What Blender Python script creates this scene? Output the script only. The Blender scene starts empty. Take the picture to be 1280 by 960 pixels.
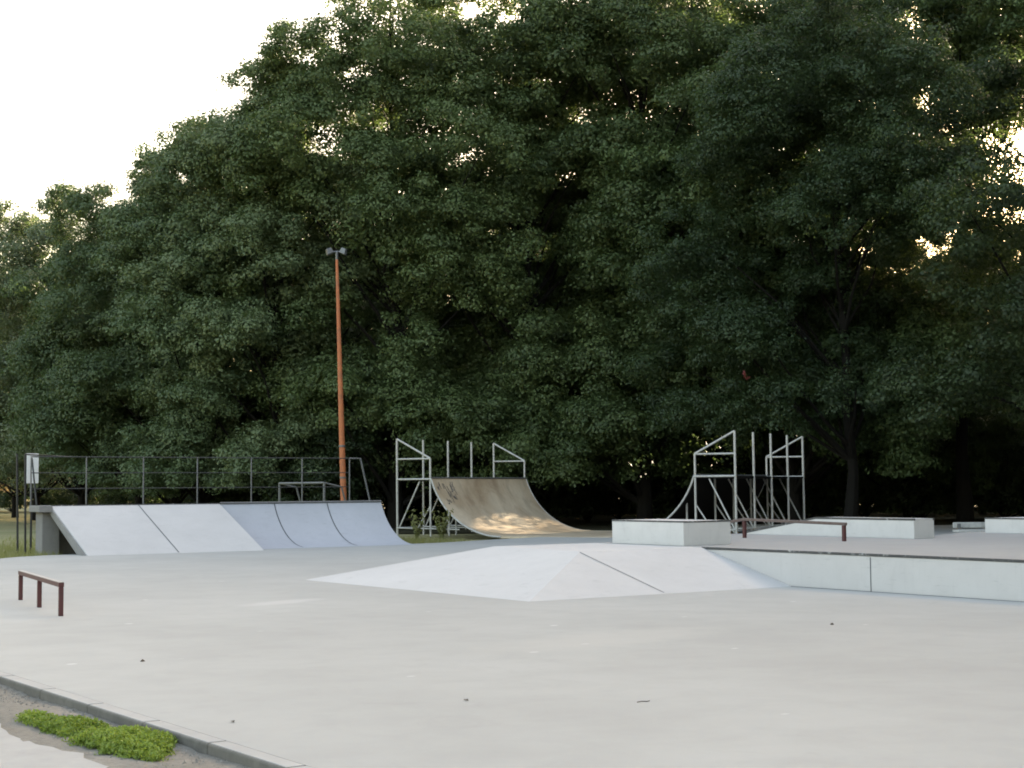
import bpy, math, random
import numpy as np
from mathutils import Vector, Matrix

R = math.radians
scene = bpy.context.scene
COL = scene.collection
PARK = math.atan2(.5655, .8247)            # heading of the skate park's grid
ORG = (.20, 20.15)                         # foot of the pyramid, grid origin
CV = (math.cos(PARK), math.sin(PARK))
CU = (-CV[1], CV[0])


def W(v, u, z=0.0):                        # park grid -> world
    return (ORG[0] + CV[0]*v + CU[0]*u, ORG[1] + CV[1]*v + CU[1]*u, z)


# ------------------------------------------------------------------ materials
def _mat(name):
    m = bpy.data.materials.new(name)
    m.use_nodes = True
    nt = m.node_tree
    b = nt.nodes['Principled BSDF']
    return m, nt, b


def N(nt, kind, **kw):
    n = nt.nodes.new(kind)
    for k, v in kw.items():
        if k in n.inputs:
            n.inputs[k].default_value = v
        else:
            setattr(n, k, v)
    return n


def mixc(nt, fac, a, b, blend='MIX'):
    n = nt.nodes.new('ShaderNodeMix')
    n.data_type = 'RGBA'
    n.blend_type = blend
    for sock, val in ((n.inputs[0], fac), (n.inputs[6], a), (n.inputs[7], b)):
        if hasattr(val, 'is_output'):
            nt.links.new(val, sock)
        elif isinstance(val, (int, float)):
            sock.default_value = val
        else:
            sock.default_value = (*val[:3], 1)
    return n.outputs[2]


def ramp(nt, src, stops):
    n = nt.nodes.new('ShaderNodeValToRGB')
    el = n.color_ramp.elements
    while len(el) < len(stops):
        el.new(.5)
    for e, (p, c) in zip(el, stops):
        e.position = p
        e.color = (c, c, c, 1) if isinstance(c, (int, float)) else (*c, 1)
    nt.links.new(src, n.inputs[0])
    return n.outputs[0]


def noise(nt, co, scale, detail=6, rough=.6, dist=0.0):
    n = N(nt, 'ShaderNodeTexNoise', Scale=scale, Detail=detail, Roughness=rough, Distortion=dist)
    nt.links.new(co, n.inputs['Vector'])
    return n.outputs[0]


def coords(nt, scale=(1, 1, 1), loc=(0, 0, 0)):
    t = N(nt, 'ShaderNodeTexCoord')
    m = N(nt, 'ShaderNodeMapping')
    m.inputs['Scale'].default_value = scale
    m.inputs['Location'].default_value = loc
    nt.links.new(t.outputs['Object'], m.inputs[0])
    return m.outputs[0]


def bump(nt, b, src, strength=.2, dist=.01):
    n = N(nt, 'ShaderNodeBump', Strength=strength, Distance=dist)
    nt.links.new(src, n.inputs['Height'])
    nt.links.new(n.outputs[0], b.inputs['Normal'])


def concrete(name, col, var=.10, rough=.75, stain=.25, scale=1.0, dark=(.16, .15, .14), fleck=0.0, scuff=0.0):
    m, nt, b = _mat(name)
    co = coords(nt)
    big = noise(nt, co, .35*scale, 5, .6)
    mid = noise(nt, co, 2.2*scale, 8, .65, .4)
    fine = noise(nt, co, 90, 4, .7)
    c1 = tuple(x*(1-var) for x in col)
    c2 = tuple(min(1, x*(1+var)) for x in col)
    c = mixc(nt, ramp(nt, big, [(.3, 0.), (.7, 1.)]), c1, c2)
    c = mixc(nt, ramp(nt, mid, [(.42, 0.), (.8, stain)]), c, tuple(x*.72 for x in col))
    st = noise(nt, coords(nt, (1.1, 1.1, .25)), 1.3*scale, 6, .7, 1.2)
    c = mixc(nt, ramp(nt, st, [(.60, 0.), (.78, stain*.55)]), c, dark)
    c = mixc(nt, ramp(nt, fine, [(.25, .10), (.6, 0.)]), c, tuple(x*.5 for x in col))
    if scuff:
        s1 = noise(nt, coords(nt, (.9, .9, 9)), 2.6, 7, .75)
        c = mixc(nt, ramp(nt, s1, [(.58, 0.), (.70, scuff)]), c, (.10, .10, .10))
        s2 = noise(nt, coords(nt, (7, 7, .5)), 2.2, 6, .7)
        c = mixc(nt, ramp(nt, s2, [(.56, 0.), (.74, scuff*.8)]), c, tuple(x*.45 for x in col))
        s3 = noise(nt, coords(nt), 11, 9, .8, .6)
        c = mixc(nt, ramp(nt, s3, [(.62, 0.), (.68, scuff*.7)]), c, (.20, .19, .18))
    if fleck:
        vt = N(nt, 'ShaderNodeTexVoronoi', Scale=1.15)
        nt.links.new(coords(nt, (1, 1.9, 1)), vt.inputs['Vector'])
        near = ramp(nt, vt.outputs['Distance'], [(.035, 1.), (.07, 0.)])
        sep = N(nt, 'ShaderNodeSeparateColor')
        nt.links.new(vt.outputs['Color'], sep.inputs[0])
        pick = ramp(nt, sep.outputs[0], [(.62, 0.), (.64, 1.)])
        mu = N(nt, 'ShaderNodeMath', operation='MULTIPLY')
        nt.links.new(near, mu.inputs[0]); nt.links.new(pick, mu.inputs[1])
        m2 = N(nt, 'ShaderNodeMath', operation='MULTIPLY')
        nt.links.new(mu.outputs[0], m2.inputs[0]); m2.inputs[1].default_value = fleck
        c = mixc(nt, m2.outputs[0], c, (.62, .62, .60))
    nt.links.new(c, b.inputs['Base Color'])
    b.inputs['Roughness'].default_value = rough
    b.inputs['Specular IOR Level'].default_value = .35
    bump(nt, b, fine, .12, .004)
    return m


def metal_paint(name, col, rough=.5, metallic=0.0, wear=(.2, .12, .08), amount=.35, scale=9):
    m, nt, b = _mat(name)
    co = coords(nt)
    a = noise(nt, co, scale, 8, .7, .3)
    c = mixc(nt, ramp(nt, a, [(.48, 0.), (.70, amount)]), col, wear)
    s = noise(nt, co, scale*5, 4, .6)
    c = mixc(nt, ramp(nt, s, [(.3, .25), (.6, 0.)]), c, tuple(x*.5 for x in col))
    nt.links.new(c, b.inputs['Base Color'])
    b.inputs['Roughness'].default_value = rough
    b.inputs['Metallic'].default_value = metallic
    bump(nt, b, a, .15, .003)
    return m


def chipped_edge(name):
    m, nt, b = _mat(name)
    a = noise(nt, coords(nt), 7.0, 9, .8, .8)
    c = mixc(nt, ramp(nt, a, [(.55, 0.), (.61, 1.)]), (.052, .052, .052), (.33, .33, .32))
    nt.links.new(c, b.inputs['Base Color'])
    b.inputs['Roughness'].default_value = .55
    return m


def foliage(name, dark, light, trans=(.11, .175, .05), tmix=.27):
    m, nt, b = _mat(name)
    at = N(nt, 'ShaderNodeAttribute')
    at.attribute_name = 'tint'
    c = mixc(nt, at.outputs['Fac'], dark, light)
    oi = N(nt, 'ShaderNodeObjectInfo')
    hv = N(nt, 'ShaderNodeHueSaturation')
    mr = N(nt, 'ShaderNodeMapRange')
    mr.inputs['To Min'].default_value = .74
    mr.inputs['To Max'].default_value = 1.22
    nt.links.new(oi.outputs['Random'], mr.inputs[0])
    nt.links.new(mr.outputs[0], hv.inputs['Value'])
    mr2 = N(nt, 'ShaderNodeMapRange')
    mr2.inputs['To Min'].default_value = .485
    mr2.inputs['To Max'].default_value = .515
    wn = N(nt, 'ShaderNodeTexWhiteNoise', noise_dimensions='1D')
    nt.links.new(oi.outputs['Random'], wn.inputs['W'])
    nt.links.new(wn.outputs['Value'], mr2.inputs[0])
    nt.links.new(mr2.outputs[0], hv.inputs['Hue'])
    nt.links.new(c, hv.inputs['Color'])
    nt.links.new(hv.outputs[0], b.inputs['Base Color'])
    b.inputs['Roughness'].default_value = .5
    b.inputs['Specular IOR Level'].default_value = .3
    t = N(nt, 'ShaderNodeBsdfTranslucent')
    t.inputs['Color'].default_value = (*trans, 1)
    mx = N(nt, 'ShaderNodeMixShader')
    mx.inputs[0].default_value = tmix
    nt.links.new(b.outputs[0], mx.inputs[1])
    nt.links.new(t.outputs[0], mx.inputs[2])
    nt.links.new(mx.outputs[0], nt.nodes['Material Output'].inputs[0])
    return m


M = {}
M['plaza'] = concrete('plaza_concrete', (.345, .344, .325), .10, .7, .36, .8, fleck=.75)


def pale_streak(m, cx, cy, hl, hw, ang, col):
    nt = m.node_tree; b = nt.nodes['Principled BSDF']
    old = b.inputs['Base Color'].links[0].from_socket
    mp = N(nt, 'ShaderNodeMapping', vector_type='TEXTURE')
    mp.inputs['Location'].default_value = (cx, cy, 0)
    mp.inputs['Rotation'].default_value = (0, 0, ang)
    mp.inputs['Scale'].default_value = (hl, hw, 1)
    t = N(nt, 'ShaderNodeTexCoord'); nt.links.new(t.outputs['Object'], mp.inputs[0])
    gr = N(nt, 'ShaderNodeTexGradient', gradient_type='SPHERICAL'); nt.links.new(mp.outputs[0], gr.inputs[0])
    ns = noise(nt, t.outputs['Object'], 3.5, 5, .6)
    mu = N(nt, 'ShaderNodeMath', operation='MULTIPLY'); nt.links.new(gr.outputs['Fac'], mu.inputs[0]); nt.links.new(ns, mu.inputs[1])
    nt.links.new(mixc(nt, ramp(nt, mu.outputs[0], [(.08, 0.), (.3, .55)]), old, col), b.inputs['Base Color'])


pale_streak(M['plaza'], -2.5, 1.97, 1.05, .36, .41, (.47, .46, .44))  # pale elongated patch mixed into the floor colour
pale_streak(M['plaza'], 4.35, -3.5, 5.5, .35, 1.571, (.43, .425, .41))
pale_streak(M['plaza'], -2.2, -4.5, 2.4, .8, .2, (.39, .38, .35))
M['deck'] = concrete('deck_concrete', (.31, .305, .295), .07, .7, .25, 1.2, fleck=.5)
M['bank'] = concrete('painted_bank', (.49, .476, .463), .06, .72, .22, 1.0, scuff=.16)
M['wall'] = concrete('painted_wall', (.525, .50, .48), .06, .75, .26, 1.4, scuff=.22)
M['white'] = concrete('white_block_paint', (.59, .565, .54), .06, .75, .26, 2.0, scuff=.22)
M['quarter'] = concrete('blue_grey_quarter', (.395, .41, .445), .07, .6, .26, 1.2, scuff=.22)
M['raw'] = concrete('raw_concrete', (.24, .23, .22), .15, .85, .6, 2.5)
M['kerb'] = concrete('kerb_concrete', (.150, .138, .118), .25, .9, .95, 5)  # shade of the kerb face put into this dark colour, stains on top
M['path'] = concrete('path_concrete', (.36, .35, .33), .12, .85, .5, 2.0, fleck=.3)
M['seam'] = concrete('joint_filler', (.10, .105, .11), .2, .9, .3, 3)
M['edge'] = chipped_edge('chipped_steel_edge')
M['oxide'] = metal_paint('oxide_red_steel', (.085, .022, .022), .5, .2, (.05, .035, .03), .5)
M['railtop'] = metal_paint('worn_bare_steel', (.40, .37, .36), .35, .7, (.16, .09, .08), .5, 14)
M['railgrey'] = metal_paint('weathered_rail_steel', (.15, .115, .11), .4, .5, (.10, .05, .045), .6, 14)
M['galv'] = metal_paint('galvanised_tube', (.46, .45, .42), .5, .25, (.17, .12, .09), .5, 12)
M['greytube'] = metal_paint('grey_painted_tube', (.13, .135, .135), .5, .2, (.11, .09, .08), .4, 12)
M['black'] = metal_paint('black_painted_steel', (.018, .019, .02), .5, .1, (.05, .04, .035), .3, 10)
M['darkrail'] = metal_paint('dark_green_rail', (.028, .032, .032), .5, .2, (.08, .06, .05), .3, 10)
M['orange'] = metal_paint('rusty_orange_pole', (.46, .145, .055), .65, .1, (.22, .09, .05), .7, 3.5)
M['lamp'] = metal_paint('aluminium_lamp_housing', (.13, .135, .14), .4, .5, (.2, .2, .2), .3, 9)
M['sign'] = metal_paint('white_sign_enamel', (.74, .76, .77), .35, 0, (.5, .5, .48), .3, 6)
M['bench'] = metal_paint('weathered_board', (.42, .42, .40), .8, 0, (.16, .15, .14), .7, 7)


def _plain(name, col, rough=.8):
    m, nt, b = _mat(name)
    a = noise(nt, coords(nt), 30, 4, .6)
    c = mixc(nt, ramp(nt, a, [(.3, .5), (.7, 0.)]), col, tuple(x*.5 for x in col))
    nt.links.new(c, b.inputs['Base Color'])
    b.inputs['Roughness'].default_value = rough
    return m


def _ply():
    m, nt, b = _mat('weathered_ramp_skin')
    co = coords(nt)
    a = noise(nt, co, .8, 8, .62, .6)
    c = mixc(nt, ramp(nt, a, [(.36, 0.), (.66, 1.)]), (.43, .325, .215), (.62, .51, .37))
    st = noise(nt, coords(nt, (.7, 1.6, .7)), 2.0, 7, .7, .3)
    c = mixc(nt, ramp(nt, st, [(.50, 0.), (.78, .5)]), c, (.16, .13, .10))
    sc = noise(nt, coords(nt, (.5, 9, .5)), 3.0, 6, .75)
    c = mixc(nt, ramp(nt, sc, [(.60, 0.), (.72, .4)]), c, (.42, .38, .32))
    ru = noise(nt, coords(nt, (.8, .9, .8), (3, 1, 0)), 1.1, 8, .7, .8)
    c = mixc(nt, ramp(nt, ru, [(.50, 0.), (.72, .55)]), c, (.23, .13, .07))
    nt.links.new(c, b.inputs['Base Color'])
    b.inputs['Roughness'].default_value = .5
    bump(nt, b, a, .1, .01)
    return m


M['skin'] = _ply()
M['under'] = _plain('dark_underside_boards', (.011, .010, .009), .95)  # near-black colour for underside and platform boards
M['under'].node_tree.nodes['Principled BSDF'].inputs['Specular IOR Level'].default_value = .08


def ground_mat(name, cols, scale=1.0, bumpd=.03):
    m, nt, b = _mat(name)
    co = coords(nt)
    a = noise(nt, co, .14*scale, 7, .62, .4)
    d = noise(nt, co, 5*scale, 6, .7)
    e = noise(nt, co, 40*scale, 4, .7)
    c = mixc(nt, ramp(nt, a, [(.36, 0.), (.64, 1.)]), cols[0], cols[1])
    c = mixc(nt, ramp(nt, d, [(.45, 0.), (.75, .7)]), c, cols[2])
    c = mixc(nt, ramp(nt, e, [(.3, .5), (.6, 0.)]), c, tuple(x*.4 for x in cols[0]))
    nt.links.new(c, b.inputs['Base Color'])
    b.inputs['Roughness'].default_value = .95
    b.inputs['Specular IOR Level'].default_value = .15
    bump(nt, b, e, .6, bumpd)
    return m


M['lawn'] = ground_mat('lawn_turf', ((.26, .25, .12), (.38, .33, .18), (.29, .27, .13)))
M['litter'] = ground_mat('leaf_litter', ((.035, .034, .018), (.05, .042, .022), (.03, .036, .014)), 2)
M['soil'] = ground_mat('dry_soil', ((.25, .23, .195), (.33, .305, .265), (.13, .115, .095)), 6, .012)
M['bark'] = ground_mat('tree_bark', ((.012, .0105, .009), (.018, .016, .013), (.008, .007, .006)), 6)
M['leaf'] = foliage('broad_leaves', (.062, .098, .038), (.118, .168, .062))
M['leaf_hazed'] = foliage('hazed_leaves', (.118, .150, .086), (.172, .212, .125))  # haze and glare over the far left crowns put into a paler colour
M['leaf_mid'] = foliage('mid_leaves', (.082, .118, .056), (.140, .184, .088))
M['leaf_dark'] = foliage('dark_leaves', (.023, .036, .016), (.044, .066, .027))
M['weed'] = foliage('weed_leaves', (.12, .19, .04), (.26, .36, .08), (.25, .35, .04), .35)
M['grass'] = foliage('grass_blades', (.17, .185, .06), (.32, .30, .14), (.2, .24, .05), .3)


M['debris'] = _plain('dry_debris', (.06, .045, .032))
M['gravel'] = ground_mat('gravel_stones', ((.20, .185, .16), (.36, .34, .31), (.07, .06, .05)), 60, .002)
M['red'] = _plain('red_withered_leaf', (.14, .018, .014))
M['glass'] = _plain('lamp_glass', (.35, .37, .38), .15)
M['scrawl'] = _plain('dark_marker_paint', (.11, .10, .095), .5)


# ------------------------------------------------------------------ mesh helpers
class MB:
    def __init__(self):
        self.v, self.f = [], []

    def poly(self, vs, fs):
        k = len(self.v)
        self.v += [tuple(p) for p in vs]
        self.f += [tuple(i+k for i in f) for f in fs]
        return self

    def box(self, x0, x1, y0, y1, z0, z1):
        return self.poly([(x0, y0, z0), (x1, y0, z0), (x1, y1, z0), (x0, y1, z0),
                          (x0, y0, z1), (x1, y0, z1), (x1, y1, z1), (x0, y1, z1)],
                         [(0, 3, 2, 1), (4, 5, 6, 7), (0, 1, 5, 4), (1, 2, 6, 5), (2, 3, 7, 6), (3, 0, 4, 7)])

    def prism(self, pts, z0, z1):           # pts: counter-clockwise (x, y)
        n = len(pts)
        return self.poly([(x, y, z0) for x, y in pts] + [(x, y, z1) for x, y in pts],
                         [tuple(range(n-1, -1, -1)), tuple(range(n, 2*n))] +
                         [(i, (i+1) % n, n+(i+1) % n, n+i) for i in range(n)])

    def extr_y(self, prof, y0, y1):         # prof: closed (x, z) loop, run along y
        n = len(prof)
        return self.poly([(x, y0, z) for x, z in prof] + [(x, y1, z) for x, z in prof],
                         [tuple(range(n)), tuple(range(2*n-1, n-1, -1))] +
                         [(i, n+i, n+(i+1) % n, (i+1) % n) for i in range(n)])

    def extr_x(self, prof, x0, x1):         # prof: closed (y, z) loop, run along x
        n = len(prof)
        return self.poly([(x0, y, z) for y, z in prof] + [(x1, y, z) for y, z in prof],
                         [tuple(range(n)), tuple(range(2*n-1, n-1, -1))] +
                         [(i, n+i, n+(i+1) % n, (i+1) % n) for i in range(n)])

    def tube(self, pts, r, n=10):
        pts = [Vector(p) for p in pts]
        rs = r if isinstance(r, (list, tuple)) else [r]*len(pts)
        k = len(self.v)
        up = None
        for i, p in enumerate(pts):
            d = (pts[min(i+1, len(pts)-1)] - pts[max(i-1, 0)]).normalized()
            if up is None:
                up = Vector((0, 0, 1)) if abs(d.z) < .9 else Vector((1, 0, 0))
            a = d.cross(up).normalized()
            b = d.cross(a).normalized()
            up = -b if b.dot(up) < 0 else b
            b = up - d*up.dot(d)
            b.normalize()
            a = d.cross(b)
            for j in range(n):
                t = 2*math.pi*j/n
                self.v.append(tuple(p + (a*math.cos(t) + b*math.sin(t))*rs[i]))
        for i in range(len(pts)-1):
            for j in range(n):
                q = (j+1) % n
                self.f.append((k+i*n+j, k+i*n+q, k+(i+1)*n+q, k+(i+1)*n+j))
        self.f.append(tuple(k+j for j in range(n))[::-1])
        self.f.append(tuple(k+(len(pts)-1)*n+j for j in range(n)))
        return self

    def build(self, name, mat, parent=None, bevel=0.0, smooth=False, loc=None, rz=0.0):
        me = bpy.data.meshes.new(name)
        me.from_pydata(self.v, [], self.f)
        me.validate()
        import bmesh
        bm = bmesh.new(); bm.from_mesh(me)
        bmesh.ops.recalc_face_normals(bm, faces=bm.faces)
        bm.to_mesh(me); bm.free()
        me.materials.append(M[mat])
        if smooth:
            me.polygons.foreach_set('use_smooth', [True]*len(me.polygons))
            try:
                me.set_sharp_from_angle(angle=R(40))
            except Exception:
                pass
        o = bpy.data.objects.new(name, me)
        COL.objects.link(o)
        if parent is not None:
            o.parent = parent
        if loc is not None:
            o.location = loc
            o.rotation_euler.z = rz
        if bevel:
            b = o.modifiers.new('bevel', 'BEVEL')
            b.width = bevel
            b.segments = 2
            b.limit_method = 'ANGLE'
            b.angle_limit = R(25)
        return o


def tag(o, label=None, cat=None, group=None, kind=None):
    if label: o['label'] = label
    if cat: o['category'] = cat
    if group: o['group'] = group
    if kind: o['kind'] = kind
    return o


def thing(name, label, cat, loc=(0, 0, 0), rz=0.0, group=None):
    o = bpy.data.objects.new(name, None)
    o.empty_display_size = .3
    COL.objects.link(o)
    o.location = loc
    o.rotation_euler.z = rz
    return tag(o, label, cat, group)


def grid(name, label, cat, v, u, z=0.0, group=None):     # a thing placed on the park grid
    return thing(name, label, cat, W(v, u, z), PARK, group)


# ------------------------------------------------------------------ ground
rng = np.random.default_rng(7)
random.seed(5)

g = MB().poly([(-400, -200, -.10), (400, -200, -.10), (400, 700, -.10), (-400, 700, -.10)], [(0, 1, 2, 3)])
tag(g.build('lawn', 'lawn'), 'dry yellowish grass lawn around the skate park', kind='structure')

fl = MB().poly([(-60, 400, -.06), (-22, 104, -.06), (-15, 64, -.06), (-11, 57, -.06), (-5, 53.5, -.06), (4, 52.5, -.06), (10, 47, -.06), (15, 40, -.06), (200, 30, -.06),
                (260, 420, -.06), (-50, 420, -.06)], [tuple(range(11))])
tag(fl.build('forest_floor', 'litter'), 'dark leaf litter ground under the trees', kind='structure')

PL = [(-7.72, -32), (40, -32), (40, 21.0), (20, 21.6), (17.2, 22.0), (14.6, 20.9), (12.6, 20.1), (10.6, 19.2), (9.4, 19.0), (.6, 19.0), (-.2, 18.8),
      (-.8, 18.5), (-1.5, 17.8), (-2.6, 17.1), (-4.2, 16.4), (-6, 15.8), (-7.72, 15.2)]
pl = MB().prism(PL, -.35, 0)
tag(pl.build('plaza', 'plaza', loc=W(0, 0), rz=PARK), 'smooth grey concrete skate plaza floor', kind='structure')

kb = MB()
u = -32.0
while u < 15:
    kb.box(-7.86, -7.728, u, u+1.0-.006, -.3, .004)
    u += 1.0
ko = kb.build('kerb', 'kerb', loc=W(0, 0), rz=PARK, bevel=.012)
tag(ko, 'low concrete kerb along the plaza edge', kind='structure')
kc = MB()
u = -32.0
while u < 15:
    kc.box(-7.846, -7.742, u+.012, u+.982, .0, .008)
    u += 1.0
kc.build('lit_or_worn_top', 'path', ko, bevel=.003)  # lighter cap: the brighter lit top of the kerb put into colour


def ragged(v_of, u0, u1, step, amp, seed):
    r = random.Random(seed)
    out, u = [], u0
    while u <= u1:
        out.append((v_of + r.uniform(-amp, amp) + .06*math.sin(u*2.1), u))
        u += step
    return out


def sheet(pts_inner, v_far, z, seed, amp):
    n = len(pts_inner)
    m = MB()
    vs = [(v, u, z) for v, u in pts_inner] + [(v_far, u, z) for v, u in pts_inner]
    return m.poly(vs, [(i, i+1, n+i+1, n+i) for i in range(n-1)])


# bumpy soil strip between kerb and path
sv, sf = [], []
nu, nv = 240, 14
for i in range(nu):
    for j in range(nv):
        u = -14 + 24*i/(nu-1)
        v = -9.05 + 1.20*j/(nv-1)
        h = -.052 + .012*math.sin(u*3.1+v*5)*math.sin(u*1.3-v*3) + random.uniform(-.006, .006)
        h -= .03*max(0, (-8.50 - v))/.5
        sv.append((v, u, h))
for i in range(nu-1):
    for j in range(nv-1):
        a = i*nv+j
        sf.append((a, a+1, a+nv+1, a+nv))
tag(MB().poly(sv, sf).build('soil', 'soil', loc=W(0, 0), rz=PARK, smooth=True), 'dry crumbly soil strip beside the kerb', kind='structure')

pts = ragged(-8.50, -14, 10, .16, .05, 3)
sh = sheet(pts, -13.5, -.046, 3, .05)
tag(sh.build('path', 'path', loc=W(0, 0), rz=PARK), 'pale worn concrete footpath', kind='structure')

# ------------------------------------------------------------------ pyramid + raised platform
HP = .51
py = grid('skate_pyramid', 'low white concrete pyramid bank in the middle of the plaza', 'skate ramp', 0, 0)
WV = 4.617
ap, tl = (2.28, 1.95), (2.55, 4.6)
b = MB().poly([(0, 0, 0), (WV, 0, 0), (0, 6.25, 0), (WV, 6.25, 0), (ap[0], ap[1], HP), (WV, ap[1], HP), (tl[0], tl[1], HP), (WV, tl[1], HP),
               (0, 0, -.2), (WV, 0, -.2), (0, 6.25, -.2), (WV, 6.25, -.2)],
              [(0, 1, 5, 4), (0, 4, 6, 2), (2, 6, 7, 3), (4, 5, 7, 6), (8, 9, 1, 0), (10, 8, 0, 2), (11, 10, 2, 3), (9, 11, 3, 7, 5, 1), (8, 10, 11, 9)])
b.build('bank_body', 'bank', py, bevel=.012)
q = (2.28, .05)
sl = math.hypot(1.95, HP)
jm = MB()
nrm = Vector((0, -HP, 1.95)).normalized()
for a0, a1 in ((.02, .98),):
    p0 = Vector((2.255, 1.95*a0, HP*a0)) + nrm*.004
    p1 = Vector((2.24, 1.95*a1, HP*a1)) + nrm*.004
    jm.poly([p0+Vector((-.008, 0, 0)), p0+Vector((.008, 0, 0)), p1+Vector((.008, 0, 0)), p1+Vector((-.008, 0, 0))], [(0, 1, 2, 3)])
jm.build('joint', 'seam', py)

pf = grid('raised_platform', 'raised concrete platform with grey top and chipped steel edge along its long wall', 'platform', 0, 0)
DK = [(4.62, -14), (26, -14), (26, 3.9), (13.0, 3.9), (10.45, 2.7), (10.45, 6.6), (6.6, 6.6), (6.2, 4.598), (4.62, 4.598)]
MB().prism(DK, -.2, HP-.03).build('retaining_wall', 'wall', pf, bevel=.01)
MB().prism([(v+(.034 if v < 5 else 0), u) for v, u in DK], HP-.029, HP+.002).build('deck_top', 'deck', pf)
MB().box(4.606, 4.652, -14, 1.95, HP-.024, HP+.006).build('steel_edge', 'edge', pf, bevel=.004)
for uu in (-1.5, -4.7, -7.9, -11.1):
    MB().box(4.614, 4.63, uu-.006, uu+.006, 0, HP-.045).build('joint', 'seam', pf)


def block(name, label, v, u, z, prof_v, length, height, slope=0.0, cat='grind box', kick=0):
    t = grid(name, label, cat, v, u, z)
    if slope:
        MB().extr_x([(0, 0), (length, 0), (length, .03), (length-slope, height-.022), (0, height-.022)][::-1], 0, prof_v).build('box_body', 'white', t, bevel=.008)
        top = [(0, height-.021), (length-slope, height-.021), (length, .031), (length, .05), (length-slope, height), (0, height)]
        MB().extr_x(top[::-1], .004, prof_v-.004).build('box_top', 'wall', t)
        for x in (-.004, prof_v-.032):
            e = [(-.004, height-.03), (length-slope, height-.03), (length, .022), (length, .056), (length-slope, height+.005), (-.004, height+.005)]
            MB().extr_x(e[::-1], x, x+.036).build('steel_edge', 'edge', t)
    else:
        MB().box(0, prof_v, 0, length, 0, height-.022).build('box_body', 'white', t, bevel=.008)
        MB().box(.004, prof_v-.004, .004, length-.004, height-.021, height).build('box_top', 'wall', t)
        for x in (-.004, prof_v-.032):
            MB().box(x, x+.036, -.004, length+.004, height-.018, height+.005).build('steel_edge', 'edge', t, bevel=.004)
        MB().box(.033, prof_v-.033, -.005, .03, height-.018, height+.004).build('steel_edge', 'edge', t, bevel=.004)
    return t


block('grind_box', 'low white concrete box with dark chipped rim standing at the pyramid top', 4.74, 2.52, HP, 1.0, 1.82, .385)
block('grind_ledge', 'long white ledge with a sloping left end on the grey platform', 9.62, 2.12, HP, .52, 4.2, .345, slope=1.85)
block('grind_box', 'white box cut off by the right edge of the photo, at the platform back', 13.2, -2.5, HP, 1.1, 6.0, .285)


MB().box(4.598, 4.6165, -14, .02, .001, .005).build('joint', 'seam', pf)

# ------------------------------------------------------------------ rails
def grind_rail(label, v, u0, u1, skew, h, posts, mat_top, mat_post, endz=None, rw=.055, over=0.0):
    a = (v, u0)
    t = grid('grind_rail', label, 'rail', v, u0, HP if endz is not None else 0)
    d = Vector((skew, u1-u0, 0))
    Lg = d.length
    t.rotation_euler.z = PARK - math.atan2(skew, u1-u0)
    hw = rw/2
    if endz is None:
        MB().box(-hw, hw, -.03, Lg+.03, h-rw*.9, h-.004).build('rail_bar', mat_post, t, bevel=.006)
        MB().box(-hw+.002, hw-.002, -.028, Lg+.028, h-.003, h+.002).build('lit_or_worn_top', mat_top, t)
    else:
        h1, h2, e, ze = endz
        MB().extr_x([(-.03, h1-rw), (Lg, h2-rw), (Lg+e, ze-rw), (Lg+e, ze), (Lg, h2), (-.03, h1)][::-1], -hw, hw).build('rail_bar', mat_top, t, bevel=.006)
    for s in posts:
        z1 = h-rw*.9-.001 if endz is None else endz[0]+(endz[1]-endz[0])*s-rw-.001
        MB().box(-.026, .026, s*Lg-.03, s*Lg+.03, 0, z1).build('post', mat_post, t, bevel=.005)
    return t


grind_rail('short dark red flat rail with pale worn top on three posts at plaza left', -5.49, 1.64, 4.65, .46, .39, (0, .5, 1), 'railtop', 'oxide', rw=.062)
grind_rail('dark grey kinked rail on two dark red posts standing on the platform', 7.92, 2.11, 4.62, .06, 0, (.01, 1), 'railgrey', 'oxide', endz=(.315, .36, .55, .29), rw=.05)

# ------------------------------------------------------------------ left ramp: bank + quarter pipe
RH, RD, RL, RB = 1.10, 2.6, 8.95, 4.3
rp = grid('skate_ramp', 'wide grey concrete ramp, half flat bank and half curved quarter pipe, below the guard rail', 'skate ramp', .53, 17.85)
T = .16
MB().extr_x([(0, .004), (RD, RH), (RD, RH-T-.02), (T*2.3, -.12), (0, -.12)][::-1], 0, RB-.008).build('bank_slab', 'bank', rp, bevel=.01)
MB().extr_x([(.02, -.02), (RD, RH-.012), (RD, RH-T-.02), (T*2.3, -.12), (.02, -.12)][::-1], -.03, -.002).build('side_face', 'raw', rp)
d0 = .85
d = RD - d0
RR = (d*d + RH*RH)/(2*RH)
arc = []
for i in range(19):
    x = d*i/18
    arc.append((d0+x, RR - math.sqrt(RR*RR - x*x) + .004))
MB().extr_x(([(d0-.2, .004)] + arc + [(RD, -.12), (d0-.2, -.12)])[::-1], RB, RL).build('curved_slab', 'quarter', rp, smooth=True)
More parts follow.
